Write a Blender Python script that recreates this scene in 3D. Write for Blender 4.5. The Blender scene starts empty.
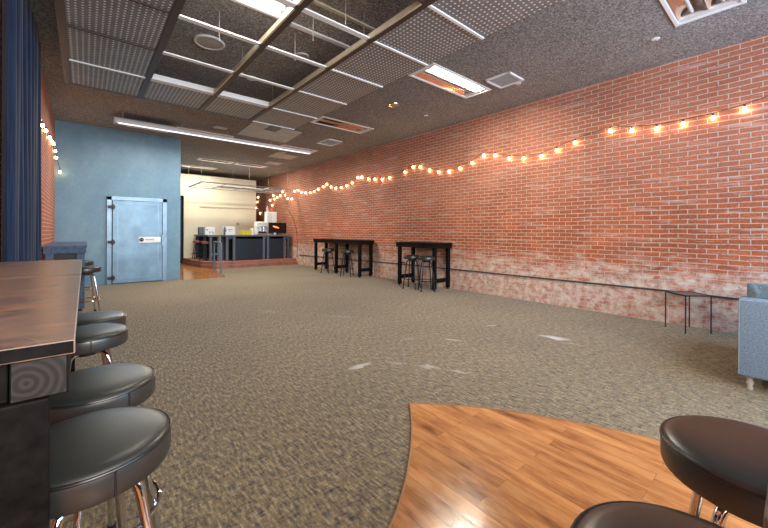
import bpy, bmesh, math, random
from mathutils import Vector, Matrix
random.seed(7)
PI = math.pi
C = bpy.context.scene.collection
SC = bpy.context.scene

# ------------------------------------------------------------------ materials
def new_mat(name):
    m = bpy.data.materials.new(name); m.use_nodes = True
    nt = m.node_tree; b = nt.nodes['Principled BSDF']
    return m, nt, b
def N(nt, t, **kw):
    n = nt.nodes.new(t)
    for k, v in kw.items():
        if k.startswith('i_'): n.inputs[k[2:].replace('_', ' ')].default_value = v
        else: setattr(n, k, v)
    return n
def lk(nt, a, b): nt.links.new(a, b)
def coords(nt, scale=(1, 1, 1), rot=(0, 0, 0), loc=(0, 0, 0)):
    tc = N(nt, 'ShaderNodeTexCoord'); mp = N(nt, 'ShaderNodeMapping')
    mp.inputs['Scale'].default_value = scale; mp.inputs['Rotation'].default_value = rot; mp.inputs['Location'].default_value = loc
    lk(nt, tc.outputs['Object'], mp.inputs['Vector']); return mp.outputs['Vector']
def noise(nt, vec, scale, detail=3, rough=.55):
    n = N(nt, 'ShaderNodeTexNoise'); n.inputs['Scale'].default_value = scale
    n.inputs['Detail'].default_value = detail; n.inputs['Roughness'].default_value = rough
    if vec is not None: lk(nt, vec, n.inputs['Vector'])
    return n.outputs['Fac']
def ramp(nt, fac, stops):
    r = N(nt, 'ShaderNodeValToRGB'); e = r.color_ramp.elements
    while len(e) < len(stops): e.new(.5)
    for i, (p, c) in enumerate(stops):
        e[i].position = p; e[i].color = (c[0], c[1], c[2], 1) if not isinstance(c, (int, float)) else (c, c, c, 1)
    lk(nt, fac, r.inputs['Fac']); return r.outputs['Color']
def mix(nt, fac, a, b, mode='MIX'):
    n = N(nt, 'ShaderNodeMix', data_type='RGBA', blend_type=mode)
    for s, i in ((fac, 0), (a, 6), (b, 7)):
        if isinstance(s, (int, float)): n.inputs[i].default_value = s if i == 0 else (s, s, s, 1)
        elif isinstance(s, tuple): n.inputs[i].default_value = (*s[:3], 1)
        else: lk(nt, s, n.inputs[i])
    return n.outputs[2]
def math_(nt, op, a, b=None, c=None, clamp=False):
    n = N(nt, 'ShaderNodeMath', operation=op); n.use_clamp = clamp
    for i, s in enumerate((a, b, c)):
        if s is None: continue
        if isinstance(s, (int, float)): n.inputs[i].default_value = s
        else: lk(nt, s, n.inputs[i])
    return n.outputs[0]
def bump(nt, b, h, strength=.3, dist=.01):
    n = N(nt, 'ShaderNodeBump'); n.inputs['Strength'].default_value = strength; n.inputs['Distance'].default_value = dist
    lk(nt, h, n.inputs['Height']); lk(nt, n.outputs[0], b.inputs['Normal'])
def flat(name, col, rough=.5, metal=0, var=.12, scale=8, spec=None, bmp=0, coat=0):
    m, nt, b = new_mat(name)
    v = coords(nt); f = noise(nt, v, scale, 4)
    lo = tuple(max(0, c*(1-var)) for c in col); hi = tuple(min(1, c*(1+var)) for c in col)
    lk(nt, ramp(nt, f, [(.3, lo), (.7, hi)]), b.inputs['Base Color'])
    b.inputs['Roughness'].default_value = rough; b.inputs['Metallic'].default_value = metal
    if spec is not None: b.inputs['Specular IOR Level'].default_value = spec
    if coat: b.inputs['Coat Weight'].default_value = coat; b.inputs['Coat Roughness'].default_value = .15
    if bmp: bump(nt, b, noise(nt, v, scale*8, 2), bmp, .004)
    return m
def emis(name, col, st):
    m, nt, b = new_mat(name)
    b.inputs['Base Color'].default_value = (*col, 1); b.inputs['Emission Color'].default_value = (*col, 1)
    b.inputs['Emission Strength'].default_value = st; return m

def brick_mat(name, axis, whitewash=True):
    m, nt, b = new_mat(name)
    tc = N(nt, 'ShaderNodeTexCoord'); sp = N(nt, 'ShaderNodeSeparateXYZ'); lk(nt, tc.outputs['Object'], sp.inputs[0])
    cb = N(nt, 'ShaderNodeCombineXYZ')
    lk(nt, sp.outputs[axis], cb.inputs[0]); lk(nt, sp.outputs['Z'], cb.inputs[1])
    v = cb.outputs[0]
    # wobble the courses a little
    wn = N(nt, 'ShaderNodeTexNoise'); wn.inputs['Scale'].default_value = 3.0; wn.inputs['Detail'].default_value = 4; lk(nt, v, wn.inputs['Vector'])
    vs = N(nt, 'ShaderNodeVectorMath', operation='SUBTRACT'); lk(nt, wn.outputs['Color'], vs.inputs[0]); vs.inputs[1].default_value = (.5, .5, .5)
    vm = N(nt, 'ShaderNodeVectorMath', operation='SCALE'); lk(nt, vs.outputs[0], vm.inputs[0]); vm.inputs['Scale'].default_value = .026
    va = N(nt, 'ShaderNodeVectorMath', operation='ADD'); lk(nt, v, va.inputs[0]); lk(nt, vm.outputs[0], va.inputs[1])
    br = N(nt, 'ShaderNodeTexBrick'); lk(nt, va.outputs[0], br.inputs['Vector'])
    br.inputs['Scale'].default_value = 1; br.inputs['Brick Width'].default_value = .207; br.inputs['Row Height'].default_value = .0685
    br.inputs['Mortar Size'].default_value = .0058; br.inputs['Mortar Smooth'].default_value = .25; br.inputs['Bias'].default_value = -.1
    br.inputs['Color1'].default_value = (.45, .108, .036, 1); br.inputs['Color2'].default_value = (.32, .070, .027, 1); br.inputs['Mortar'].default_value = (.5, .5, .5, 1)
    n1 = noise(nt, v, 1.1, 4); n2 = noise(nt, v, 9, 5, .65); n3 = noise(nt, v, 40, 3)
    col = mix(nt, math_(nt, 'MULTIPLY', n2, .5), br.outputs['Color'], (.49, .145, .056))
    col = mix(nt, .8, col, ramp(nt, n3, [(.3, .30), (.7, .75)]), 'OVERLAY')
    col = mix(nt, .7, col, ramp(nt, n1, [(.3, .32), (.7, .66)]), 'OVERLAY')
    # patches of paler brick higher up
    hz = N(nt, 'ShaderNodeMapRange'); lk(nt, sp.outputs['Z'], hz.inputs[0]); hz.inputs[1].default_value = 1.5; hz.inputs[2].default_value = 2.4; hz.inputs[3].default_value = .0; hz.inputs[4].default_value = .36
    pale_upper = math_(nt, 'MULTIPLY', math_(nt, 'ADD', n1, .35), hz.outputs[0])
    col = mix(nt, pale_upper, col, (.54, .26, .19))
    # mortar
    mort = mix(nt, n2, (.36, .31, .26), (.78, .71, .63))
    mm = math_(nt, 'MULTIPLY', br.outputs['Fac'], ramp(nt, noise(nt, v, 7, 5, .7), [(.36, .25), (.52, 1)]))
    holes = ramp(nt, noise(nt, v, 22, 2), [(.62, 0), (.68, 1)])
    mort = mix(nt, math_(nt, 'MULTIPLY', holes, .8), mort, (.1, .06, .05))
    # white salt bloom on the lower courses
    st = N(nt, 'ShaderNodeMapping'); st.inputs['Scale'].default_value = (1, 3.2, 1); lk(nt, v, st.inputs['Vector'])
    ns = noise(nt, st.outputs[0], 2.3, 6, .68)
    lowm = N(nt, 'ShaderNodeMapRange'); lk(nt, sp.outputs['Z'], lowm.inputs[0]); lowm.inputs[1].default_value = .3; lowm.inputs[2].default_value = 1.22; lowm.inputs[3].default_value = .60; lowm.inputs[4].default_value = .0
    if whitewash:
        w = math_(nt, 'ADD', ns, lowm.outputs[0])
        w = ramp(nt, w, [(.70, 0), (.92, 1)])
        w = math_(nt, 'MULTIPLY', w, math_(nt, 'MULTIPLY', ramp(nt, n2, [(.36, .12), (.60, 1)]), 1.0), None, True)
        w = math_(nt, 'MULTIPLY', w, ramp(nt, br.outputs['Color'], [(.10, 1), (.16, .68)]))
        col = mix(nt, math_(nt, 'MULTIPLY', w, .95), col, (.88, .79, .70))
        st2 = N(nt, 'ShaderNodeMapping'); st2.inputs['Scale'].default_value = (.9, 10, 1); lk(nt, v, st2.inputs['Vector'])
        streak = ramp(nt, noise(nt, st2.outputs[0], 1.6, 3), [(.56, 0), (.68, .55)])
        col = mix(nt, streak, col, (.66, .48, .42))
    col = mix(nt, mm, col, mort)
    lk(nt, col, b.inputs['Base Color'])
    b.inputs['Roughness'].default_value = .85
    h = math_(nt, 'SUBTRACT', math_(nt, 'MULTIPLY', n3, .35), br.outputs['Fac'])
    bump(nt, b, h, .8, .008)
    return m

M = {}
M['brick_right'] = brick_mat('brick_long_wall', 'Y')
M['brick_left'] = brick_mat('brick_side_wall', 'Y', False)
M['brick_back'] = brick_mat('brick_back_wall', 'X', False)

def carpet_mat():
    m, nt, b = new_mat('carpet')
    v = coords(nt)
    a = noise(nt, coords(nt, (60, 15, 1), (0, 0, .5)), 1, 2, .6)
    c = noise(nt, coords(nt, (15, 60, 1), (0, 0, .5)), 1, 2, .6)
    d = noise(nt, v, 60, 2)
    base = ramp(nt, a, [(.34, (.022, .018, .022)), (.44, (.13, .100, .055)), (.55, (.26, .205, .10)), (.66, (.46, .38, .23))])
    tint = ramp(nt, c, [(.36, (.04, .04, .075)), (.47, (.22, .155, .095)), (.58, (.17, .16, .10)), (.68, (.36, .19, .12))])
    col = mix(nt, .5, base, tint)
    col = mix(nt, .35, col, ramp(nt, d, [(.3, .2), (.7, .8)]), 'OVERLAY')
    big = ramp(nt, noise(nt, v, .7, 4), [(.3, .40), (.7, .60)])
    col = mix(nt, .6, col, big, 'OVERLAY')
    # pale scuffs left on the pile
    sp = N(nt, 'ShaderNodeSeparateXYZ'); tc = N(nt, 'ShaderNodeTexCoord')
    wn = N(nt, 'ShaderNodeTexNoise'); wn.inputs['Scale'].default_value = 6; lk(nt, v, wn.inputs['Vector'])
    ad = N(nt, 'ShaderNodeVectorMath', operation='MULTIPLY_ADD'); lk(nt, wn.outputs['Color'], ad.inputs[0]); ad.inputs[1].default_value = (.16, .16, 0); lk(nt, v, ad.inputs[2])
    lk(nt, ad.outputs[0], sp.inputs[0])
    tot = None
    for (x, y, ang, L, W, s) in [(4.47, 1.98, -1.25, .20, .085, 1), (4.37, 1.76, -1.15, .14, .022, .5), (2.07, 2.77, -.05, .17, .04, .8), (2.56, 2.3, -.95, .16, .035, .45), (2.68, 2.06, -.95, .1, .03, .4),
                                 (2.38, 2.6, -.9, .12, .05, .25), (3.42, 2.72, -.85, .12, .035, .5), (4.35, 2.8, -.6, .09, .04, .5), (3.05, 3.1, -.3, .12, .03, .2), (2.3, 5.6, -1.1, .3, .05, .15), (3.0, 4.6, -.9, .4, .05, .15)]:
        x += .08; y += .08
        dx = math_(nt, 'SUBTRACT', sp.outputs[0], x); dy = math_(nt, 'SUBTRACT', sp.outputs[1], y)
        p = math_(nt, 'ADD', math_(nt, 'MULTIPLY', dx, math.cos(ang)/L), math_(nt, 'MULTIPLY', dy, math.sin(ang)/L))
        q = math_(nt, 'ADD', math_(nt, 'MULTIPLY', dx, -math.sin(ang)/W), math_(nt, 'MULTIPLY', dy, math.cos(ang)/W))
        r = math_(nt, 'ADD', math_(nt, 'MULTIPLY', p, p), math_(nt, 'MULTIPLY', q, q))
        f = math_(nt, 'MULTIPLY', math_(nt, 'SUBTRACT', 1.0, r, None, True), s)
        tot = f if tot is None else math_(nt, 'MAXIMUM', tot, f)
    col = mix(nt, tot, col, (.55, .54, .50))
    lk(nt, col, b.inputs['Base Color'])
    b.inputs['Roughness'].default_value = .95; b.inputs['Specular IOR Level'].default_value = .15
    b.inputs['Sheen Weight'].default_value = .15
    bump(nt, b, a, .4, .006)
    return m
M['carpet'] = carpet_mat()

def wood_floor_mat(name, rot, dark=1.0, rough=.17):
    m, nt, b = new_mat(name)
    v = coords(nt, (1, 1, 1), (0, 0, rot))
    br = N(nt, 'ShaderNodeTexBrick'); lk(nt, v, br.inputs['Vector'])
    br.inputs['Scale'].default_value = 1; br.inputs['Brick Width'].default_value = 1.0; br.inputs['Row Height'].default_value = .095
    br.inputs['Mortar Size'].default_value = .0012; br.inputs['Mortar Smooth'].default_value = .2
    br.inputs['Color1'].default_value = (.2, .2, .2, 1); br.inputs['Color2'].default_value = (.8, .8, .8, 1); br.inputs['Mortar'].default_value = (.5, .5, .5, 1)
    s = N(nt, 'ShaderNodeMapping'); s.inputs['Scale'].default_value = (2.0, 9, 1); lk(nt, v, s.inputs['Vector'])
    off = N(nt, 'ShaderNodeVectorMath', operation='MULTIPLY_ADD'); lk(nt, br.outputs['Color'], off.inputs[0]); off.inputs[1].default_value = (9, 9, 9); lk(nt, s.outputs[0], off.inputs[2])
    g = noise(nt, off.outputs[0], 1.3, 5, .6)
    g2 = noise(nt, off.outputs[0], 5, 3, .6)
    col = ramp(nt, g, [(.30, (.15*dark, .058*dark, .024*dark)), (.41, (.36*dark, .138*dark, .046*dark)), (.56, (.51*dark, .222*dark, .078*dark)), (.75, (.60*dark, .30*dark, .115*dark))])
    col = mix(nt, .15, col, ramp(nt, g2, [(.3, .3), (.7, .7)]), 'OVERLAY')
    col = mix(nt, .2, col, br.outputs['Color'], 'OVERLAY')
    col = mix(nt, math_(nt, 'MULTIPLY', br.outputs['Fac'], .6), col, (.06, .03, .015))
    lk(nt, col, b.inputs['Base Color'])
    lk(nt, ramp(nt, g2, [(.3, rough*.8), (.7, rough*1.4)]), b.inputs['Roughness'])
    bump(nt, b, math_(nt, 'SUBTRACT', math_(nt, 'MULTIPLY', g2, .3), br.outputs['Fac']), .25, .003)
    return m
M['laminate'] = wood_floor_mat('orange_laminate', PI/2)
M['back_floor'] = wood_floor_mat('brown_laminate', 0, 1.0, .12)
M['step'] = flat('red_painted_step', (.34, .14, .10), .5, var=.25, scale=5)

def ceiling_mat():
    m, nt, b = new_mat('popcorn_ceiling')
    v = coords(nt)
    f = noise(nt, v, 55, 3, .7)
    big = noise(nt, v, .35, 3)
    col = ramp(nt, f, [(.32, (.09, .085, .085)), (.5, (.28, .265, .26)), (.68, (.60, .575, .56))])
    # broad patches of lighter and darker tone
    sp = N(nt, 'ShaderNodeSeparateXYZ'); tc = N(nt, 'ShaderNodeTexCoord'); lk(nt, tc.outputs['Object'], sp.inputs[0])
    col = mix(nt, .5, col, ramp(nt, big, [(.38, (.36, .35, .34)), (.62, (.62, .61, .60))]), 'OVERLAY')
    lk(nt, col, b.inputs['Base Color']); b.inputs['Roughness'].default_value = .95
    bump(nt, b, f, 1, .02)
    return m
M['ceiling'] = ceiling_mat()

def perf_mat():
    m, nt, b = new_mat('perforated_metal')
    tc = N(nt, 'ShaderNodeTexCoord')
    mp = N(nt, 'ShaderNodeMapping'); mp.inputs['Scale'].default_value = (19, 19, 1); mp.inputs['Location'].default_value = (.5, .5, 0)
    lk(nt, tc.outputs['Object'], mp.inputs['Vector'])
    fr = N(nt, 'ShaderNodeVectorMath', operation='FRACTION'); lk(nt, mp.outputs[0], fr.inputs[0])
    sb = N(nt, 'ShaderNodeVectorMath', operation='SUBTRACT'); lk(nt, fr.outputs[0], sb.inputs[0]); sb.inputs[1].default_value = (.5, .5, 0)
    ml = N(nt, 'ShaderNodeVectorMath', operation='MULTIPLY'); lk(nt, sb.outputs[0], ml.inputs[0]); ml.inputs[1].default_value = (1, 1, 0)
    ln = N(nt, 'ShaderNodeVectorMath', operation='LENGTH'); lk(nt, ml.outputs[0], ln.inputs[0])
    dot = math_(nt, 'LESS_THAN', ln.outputs['Value'], .20)
    v = coords(nt); n1 = noise(nt, v, 5, 3)
    base = ramp(nt, n1, [(.3, (.19, .20, .215)), (.7, (.26, .27, .285))])
    col = mix(nt, dot, base, (.95, .96, .98))
    lk(nt, col, b.inputs['Base Color']); b.inputs['Roughness'].default_value = .45; b.inputs['Metallic'].default_value = .25
    bump(nt, b, dot, .3, .003)
    return m
M['perf'] = perf_mat()

def blue_wall_mat():
    m, nt, b = new_mat('blue_painted_plaster')
    v = coords(nt, (1, 1, .6)); n1 = noise(nt, v, 1.1, 6, .62); n2 = noise(nt, coords(nt), 14, 3)
    col = ramp(nt, n1, [(.3, (.10, .205, .31)), (.5, (.135, .265, .37)), (.7, (.195, .335, .435))])
    col = mix(nt, .15, col, ramp(nt, n2, [(.3, .3), (.7, .7)]), 'OVERLAY')
    lk(nt, col, b.inputs['Base Color']); b.inputs['Roughness'].default_value = .42
    bump(nt, b, n2, .15, .004); return m
M['blue_wall'] = blue_wall_mat()
M['steel_door'] = flat('brushed_blue_steel', (.19, .31, .42), .38, .35, .22, 3)
M['steel_frame'] = flat('steel_door_frame', (.24, .35, .46), .35, .4, .12, 6)
M['hinge'] = flat('black_hinge', (.03, .035, .05), .4, .5)
M['cream'] = flat('cream_paint', (.74, .68, .54), .7, 0, .04, 1.2)
M['white'] = flat('white_enamel', (.82, .83, .85), .4, 0, .03)
M['offwhite'] = flat('aged_white', (.66, .67, .68), .5, 0, .06)
M['dirty_white'] = flat('white_patch', (.58, .60, .63), .7, 0, .1, 4)
M['cream_metal'] = flat('cream_runner', (.62, .57, .44), .4, .2, .08)
M['dark_metal'] = flat('dark_runner', (.075, .055, .05), .4, .4)
M['mirror'] = flat('reflector_brick_tint', (.88, .66, .52), .12, 1, .05)  # copper tone paints in the brick and floor a mirror would reflect
M['chrome'] = flat('chrome', (.72, .72, .73), .08, 1, .05)
M['chrome_dark_reflection'] = flat('chrome_dark_reflection', (.03, .03, .033), .3, .6, .1)  # chrome with its dark reflections put into the base colour
M['black'] = flat('black', (.012, .012, .014), .5, 0, .2)
M['blackwood'] = None
def darkwood(name, lo, hi, rough=.5):
    m, nt, b = new_mat(name)
    g = noise(nt, coords(nt, (26, 4, 26)), 1, 4, .65)
    lk(nt, ramp(nt, g, [(.3, lo), (.7, hi)]), b.inputs['Base Color']); b.inputs['Roughness'].default_value = rough; b.inputs['Specular IOR Level'].default_value = .12
    bump(nt, b, g, .25, .003); return m
M['blackwood'] = darkwood('black_stained_timber', (.002, .002, .002), (.010, .009, .009), .6)
M['bluewood'] = darkwood('slate_painted_timber', (.05, .075, .11), (.10, .14, .19), .5)
M['slateblue'] = darkwood('slate_blue_timber', (.06, .10, .17), (.12, .18, .28), .5)
M['greywood'] = darkwood('grey_painted_timber', (.10, .13, .17), (.19, .23, .29), .5)
def endgrain():
    m, nt, b = new_mat('timber_end_grain')
    v = coords(nt, (1, .1, 1), (0, 0, 0), (-.165, 0, -.99))
    w = N(nt, 'ShaderNodeTexWave', wave_type='RINGS', rings_direction='Y'); lk(nt, v, w.inputs['Vector'])
    w.inputs['Scale'].default_value = 20; w.inputs['Distortion'].default_value = 1.6; w.inputs['Detail'].default_value = 2
    lk(nt, ramp(nt, w.outputs['Fac'], [(.3, (.003, .003, .003)), (.8, (.020, .018, .018))]), b.inputs['Base Color'])
    b.inputs['Roughness'].default_value = .55; return m
M['endgrain'] = endgrain()
def topwood():
    m, nt, b = new_mat('table_top_reflection_tint')
    g = noise(nt, coords(nt, (5, 22, 5)), 1, 5, .65)
    cloudy_refl = noise(nt, coords(nt, (3, 6, 3)), 1.8, 5, .7)
    col = ramp(nt, g, [(.3, (.11, .072, .055)), (.5, (.21, .145, .115)), (.72, (.32, .23, .185))])
    col = mix(nt, ramp(nt, cloudy_refl, [(.52, 0), (.62, .6)]), col, (.42, .22, .12))  # cloudy orange reflections painted into the brown top
    lk(nt, col, b.inputs['Base Color']); lk(nt, ramp(nt, g, [(.3, .26), (.7, .42)]), b.inputs['Roughness'])
    b.inputs['Coat Weight'].default_value = .25; b.inputs['Coat Roughness'].default_value = .35
    bump(nt, b, g, .18, .002); return m
M['tabletop'] = topwood()
M['vinyl'] = flat('black_vinyl', (.020, .022, .021), .35, 0, .08, 30, spec=1.0, bmp=.03)
M['piping'] = flat('vinyl_piping', (.012, .012, .013), .3, 0)
M['redvinyl'] = flat('red_vinyl', (.42, .12, .08), .4)
M['sofa'] = flat('blue_grey_woven_fabric', (.19, .27, .38), .9, 0, .35, 90, bmp=.4)
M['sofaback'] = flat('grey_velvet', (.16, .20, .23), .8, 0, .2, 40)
M['acrylic'] = flat('clear_acrylic_leg', (.75, .78, .8), .08, .6, .1)
M['screen'] = flat('black_screen', (.010, .009, .010), .12, 0)
M['orange_reflection'] = emis('painted_screen_reflection', (.75, .20, .06), .8)
M['yellow'] = flat('yellow_plastic', (.80, .68, .03), .45)
M['red'] = flat('red_plastic', (.7, .12, .08), .4)
M['pink'] = flat('pink_plastic', (.75, .42, .42), .4)
M['glass_dark'] = flat('smoked_front', (.10, .13, .16), .15)
M['bulb'] = emis('warm_bulb', (1, .62, .27), 17)
M['tube'] = emis('fluorescent_tube', (1, .95, .8), 2.6)
M['rail_glow'] = emis('added_rail_glow', (.93, .96, 1), .4)
M['kitchen_tube'] = emis('kitchen_tube', (1, .93, .74), 2.5)
M['wire'] = flat('dark_cable', (.05, .035, .03), .6)
M['pipe'] = flat('dark_conduit', (.05, .045, .05), .5, .3)
M['wire_light'] = flat('hanger_wire', (.6, .58, .52), .4, .5)
def curtain_mat():
    m, nt, b = new_mat('slate_blue_curtain')
    g = noise(nt, coords(nt, (60, 60, 3)), 1, 3)
    lk(nt, ramp(nt, g, [(.3, (.004, .014, .042)), (.7, (.014, .034, .088))]), b.inputs['Base Color'])
    b.inputs['Roughness'].default_value = .7; b.inputs['Sheen Weight'].default_value = .1; b.inputs['Specular IOR Level'].default_value = .2; return m
M['curtain'] = curtain_mat()

# ------------------------------------------------------------------ mesh helpers
def bx(bm, x0, x1, y0, y1, z0, z1, mi=0):
    r = bmesh.ops.create_cube(bm, size=1, matrix=Matrix.Translation(((x0+x1)/2, (y0+y1)/2, (z0+z1)/2)) @ Matrix.Diagonal((abs(x1-x0), abs(y1-y0), abs(z1-z0), 1)))
    fs = set(f for v in r['verts'] for f in v.link_faces)
    for f in fs: f.material_index = mi
    return r['verts']
def bevel(bm, w=.004, seg=2):
    es = [e for e in bm.edges if len(e.link_faces) == 2 and e.calc_face_angle(0) > .7]
    bmesh.ops.bevel(bm, geom=es, offset=w, segments=seg, affect='EDGES', profile=.5)
def lathe(bm, prof, seg=40, cx=0, cy=0, closed=False):
    rings = []
    for (r, z) in prof:
        if r < 1e-5: rings.append([bm.verts.new((cx, cy, z))])
        else: rings.append([bm.verts.new((cx+r*math.cos(2*PI*i/seg), cy+r*math.sin(2*PI*i/seg), z)) for i in range(seg)])
    prs = list(zip(rings, rings[1:])) + ([(rings[-1], rings[0])] if closed else [])
    for a, b in prs:
        for i in range(seg):
            j = (i+1) % seg
            try:
                if len(a) == 1 and len(b) == 1: continue
                if len(a) == 1: bm.faces.new((a[0], b[i], b[j]))
                elif len(b) == 1: bm.faces.new((a[i], a[j], b[0]))
                else: bm.faces.new((a[i], a[j], b[j], b[i]))
            except ValueError: pass
    bmesh.ops.recalc_face_normals(bm, faces=bm.faces[:])
def tube(bm, pts, r, seg=10, closed=False, cap=True):
    pts = [Vector(p) for p in pts]; n = len(pts); rings = []; up = None
    for i, p in enumerate(pts):
        if closed: t = (pts[(i+1) % n]-pts[i-1])
        else: t = pts[min(i+1, n-1)]-pts[max(i-1, 0)]
        t.normalize()
        if up is None: up = Vector((0, 0, 1)) if abs(t.z) < .9 else Vector((1, 0, 0))
        s = t.cross(up)
        if s.length < 1e-4: s = t.cross(Vector((1, 0, 0)))
        s.normalize(); u = s.cross(t); up = u
        rr = r[i] if isinstance(r, (list, tuple)) else r
        rings.append([bm.verts.new(p+s*rr*math.cos(2*PI*k/seg)+u*rr*math.sin(2*PI*k/seg)) for k in range(seg)])
    for i in range(n if closed else n-1):
        a, b = rings[i], rings[(i+1) % n]
        for k in range(seg): bm.faces.new((a[k], a[(k+1) % seg], b[(k+1) % seg], b[k]))
    if cap and not closed: bm.faces.new(rings[0][::-1]); bm.faces.new(rings[-1])
    bmesh.ops.recalc_face_normals(bm, faces=bm.faces[:])
def smoothpts(pts, n=6):
    P = [Vector(p) for p in pts]; out = []
    for i in range(len(P)-1):
        p0 = P[max(i-1, 0)]; p1 = P[i]; p2 = P[i+1]; p3 = P[min(i+2, len(P)-1)]
        for k in range(n):
            t = k/n
            out.append(.5*((2*p1)+(-p0+p2)*t+(2*p0-5*p1+4*p2-p3)*t*t+(-p0+3*p1-3*p2+p3)*t**3))
    out.append(P[-1]); return out
def obj(name, bm, mats, parent=None, smooth=False, loc=None):
    me = bpy.data.meshes.new(name); bm.to_mesh(me); bm.free()
    o = bpy.data.objects.new(name, me); C.objects.link(o)
    if not isinstance(mats, (list, tuple)): mats = [mats]
    for m in mats: me.materials.append(m)
    if smooth:
        for p in me.polygons: p.use_smooth = True
        if smooth != 'all':
            me.shade_auto = None if False else None
    if parent: o.parent = parent
    if loc: o.location = loc
    return o
_o = obj
def obj(name, bm, mats, parent=None, smooth=False, loc=None):
    me = bpy.data.meshes.new(name)
    if smooth:
        for f in bm.faces: f.smooth = True
        for e in bm.edges:
            if len(e.link_faces) == 2 and e.calc_face_angle(0) > .75: e.smooth = False
    bm.to_mesh(me); bm.free()
    o = bpy.data.objects.new(name, me); C.objects.link(o)
    for m in (mats if isinstance(mats, (list, tuple)) else [mats]): me.materials.append(m)
    if parent: o.parent = parent
    if loc: o.location = loc
    return o
def tag(o, label, cat, group=None):
    o['label'] = label; o['category'] = cat
    if group: o['group'] = group
    return o
def thing(name, label, cat, loc=(0, 0, 0), rz=0, group=None):
    o = bpy.data.objects.new(name, None); C.objects.link(o); o.empty_display_size = .1
    o.location = loc; o.rotation_euler = (0, 0, rz); return tag(o, label, cat, group)
def struct(name, bm, m, smooth=False):
    o = obj(name, bm, m, None, smooth); o['kind'] = 'structure'; return o
def dup(root, loc, rz=0, label=None, group=None):
    r = root.copy(); C.objects.link(r); r.location = loc; r.rotation_euler = (0, 0, rz)
    if label: r['label'] = label
    if group: r['group'] = group
    def rec(s, d):
        for ch in list(s.children):
            c = ch.copy(); C.objects.link(c); c.parent = d; rec(ch, c)
    rec(root, r); return r
def B(): return bmesh.new()
def box_obj(name, dims, mat, parent=None, bv=.004):
    b = B(); bx(b, *dims)
    if bv: bevel(b, bv)
    return obj(name, b, mat, parent)

# ------------------------------------------------------------------ room shell
XL, XR, YF, YB, ZC = -.52, 6.48, -2.4, 18.6, 3.79
def poly(bm, pts, z):
    f = bm.faces.new([bm.verts.new((x, y, z)) for x, y in pts]); return f
def prism(bm, pts, z0, z1):
    a = [bm.verts.new((x, y, z0)) for x, y in pts]; b = [bm.verts.new((x, y, z1)) for x, y in pts]
    bm.faces.new(a[::-1]); bm.faces.new(b); n = len(pts)
    for i in range(n): bm.faces.new((a[i], a[(i+1) % n], b[(i+1) % n], b[i]))
    bmesh.ops.recalc_face_normals(bm, faces=bm.faces[:])
# carpet: full floor; laminate lies over it in the curved entry zone, brown wood at the back
b = B(); bx(b, XL-.1, XR+.1, YF-.1, YB+.1, -.1, 0); o = struct('floor', b, M['carpet'])
left = smoothpts([(-.52, .86, 0), (.3, .93, 0), (.78, 1.05, 0), (1.03, 1.17, 0), (1.18, 1.26, 0), (1.33, 1.37, 0), (1.54, 1.55, 0), (1.74, 1.75, 0), (1.89, 1.92, 0)], 5)
right = smoothpts([(1.89, 1.92, 0), (2.16, 1.65, 0), (2.37, 1.37, 0), (2.54, 1.08, 0), (2.66, .84, 0), (2.77, .56, 0), (2.88, .1, 0), (2.92, -.5, 0), (2.9, -1.4, 0), (2.85, -2.4, 0)], 5)
pts = [(p.x, p.y) for p in left]+[(p.x, p.y) for p in right[1:]]+[(XL, YF)]
b = B(); prism(b, pts, -.05, .004); struct('floor_laminate', b, M['laminate'])
b = B(); tube(b, [(p.x, p.y, .003) for p in left], .006, 6); tube(b, [(p.x, p.y, .003) for p in right], .006, 6); struct('trim_1', b, flat('floor_edge_strip', (.30, .15, .07), .5))
b = B(); prism(b, [(1.97, 10.62), (3.05, 10.5), (3.46, 12.95), (3.14, 13.7), (3.0, 15.0), (2.98, 16.0), (1.97, 16.0)], -.05, .004); struct('floor_back', b, M['back_floor'])
# raised red step under the counter
b = B(); prism(b, [(3.46, 12.95), (XR, 12.95), (XR, 16.0), (2.98, 16.0), (3.0, 15.0), (3.14, 13.7)], 0, .12); prism(b, [(3.50, 13.08), (XR, 13.08), (XR, 16.0), (3.0, 16.0), (3.02, 15.0), (3.17, 13.8)], .12, .22)
struct('floor_step', b, M['step'])
HOLES = []
def build_ceiling():
    xs = sorted({XL-.1, XR+.1} | {h[0] for h in HOLES} | {h[1] for h in HOLES}); ys = sorted({YF-.1, YB+.1} | {h[2] for h in HOLES} | {h[3] for h in HOLES})
    b = B()
    for i in range(len(xs)-1):
        for j in range(len(ys)-1):
            cx, cy = (xs[i]+xs[i+1])/2, (ys[j]+ys[j+1])/2
            if any(h[0] < cx < h[1] and h[2] < cy < h[3] for h in HOLES): continue
            b.faces.new([b.verts.new(p) for p in ((xs[i], ys[j], ZC), (xs[i], ys[j+1], ZC), (xs[i+1], ys[j+1], ZC), (xs[i+1], ys[j], ZC))])
    bmesh.ops.remove_doubles(b, verts=b.verts[:], dist=1e-5)
    bx(b, XL-.1, XR+.1, YF-.1, YB+.1, ZC+.15, ZC+.2)
    struct('ceiling', b, M['ceiling'])
b = B(); bx(b, XR, XR+.15, YF-.1, YB+.1, 0, ZC); struct('wall_right', b, M['brick_right'])
b = B(); bx(b, XL-.15, XL, YF-.1, YB+.1, 0, ZC); struct('wall_left', b, M['brick_left'])
b = B(); bx(b, XL, XR, YB, YB+.15, 0, ZC); struct('wall_back', b, M['brick_back'])
# blue room block
b = B(); bx(b, XL, 1.97, 10.84, 10.98, 0, ZC); bx(b, 1.85, 1.97, 10.98, YB, 0, ZC); struct('wall_blue', b, M['blue_wall'])
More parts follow.
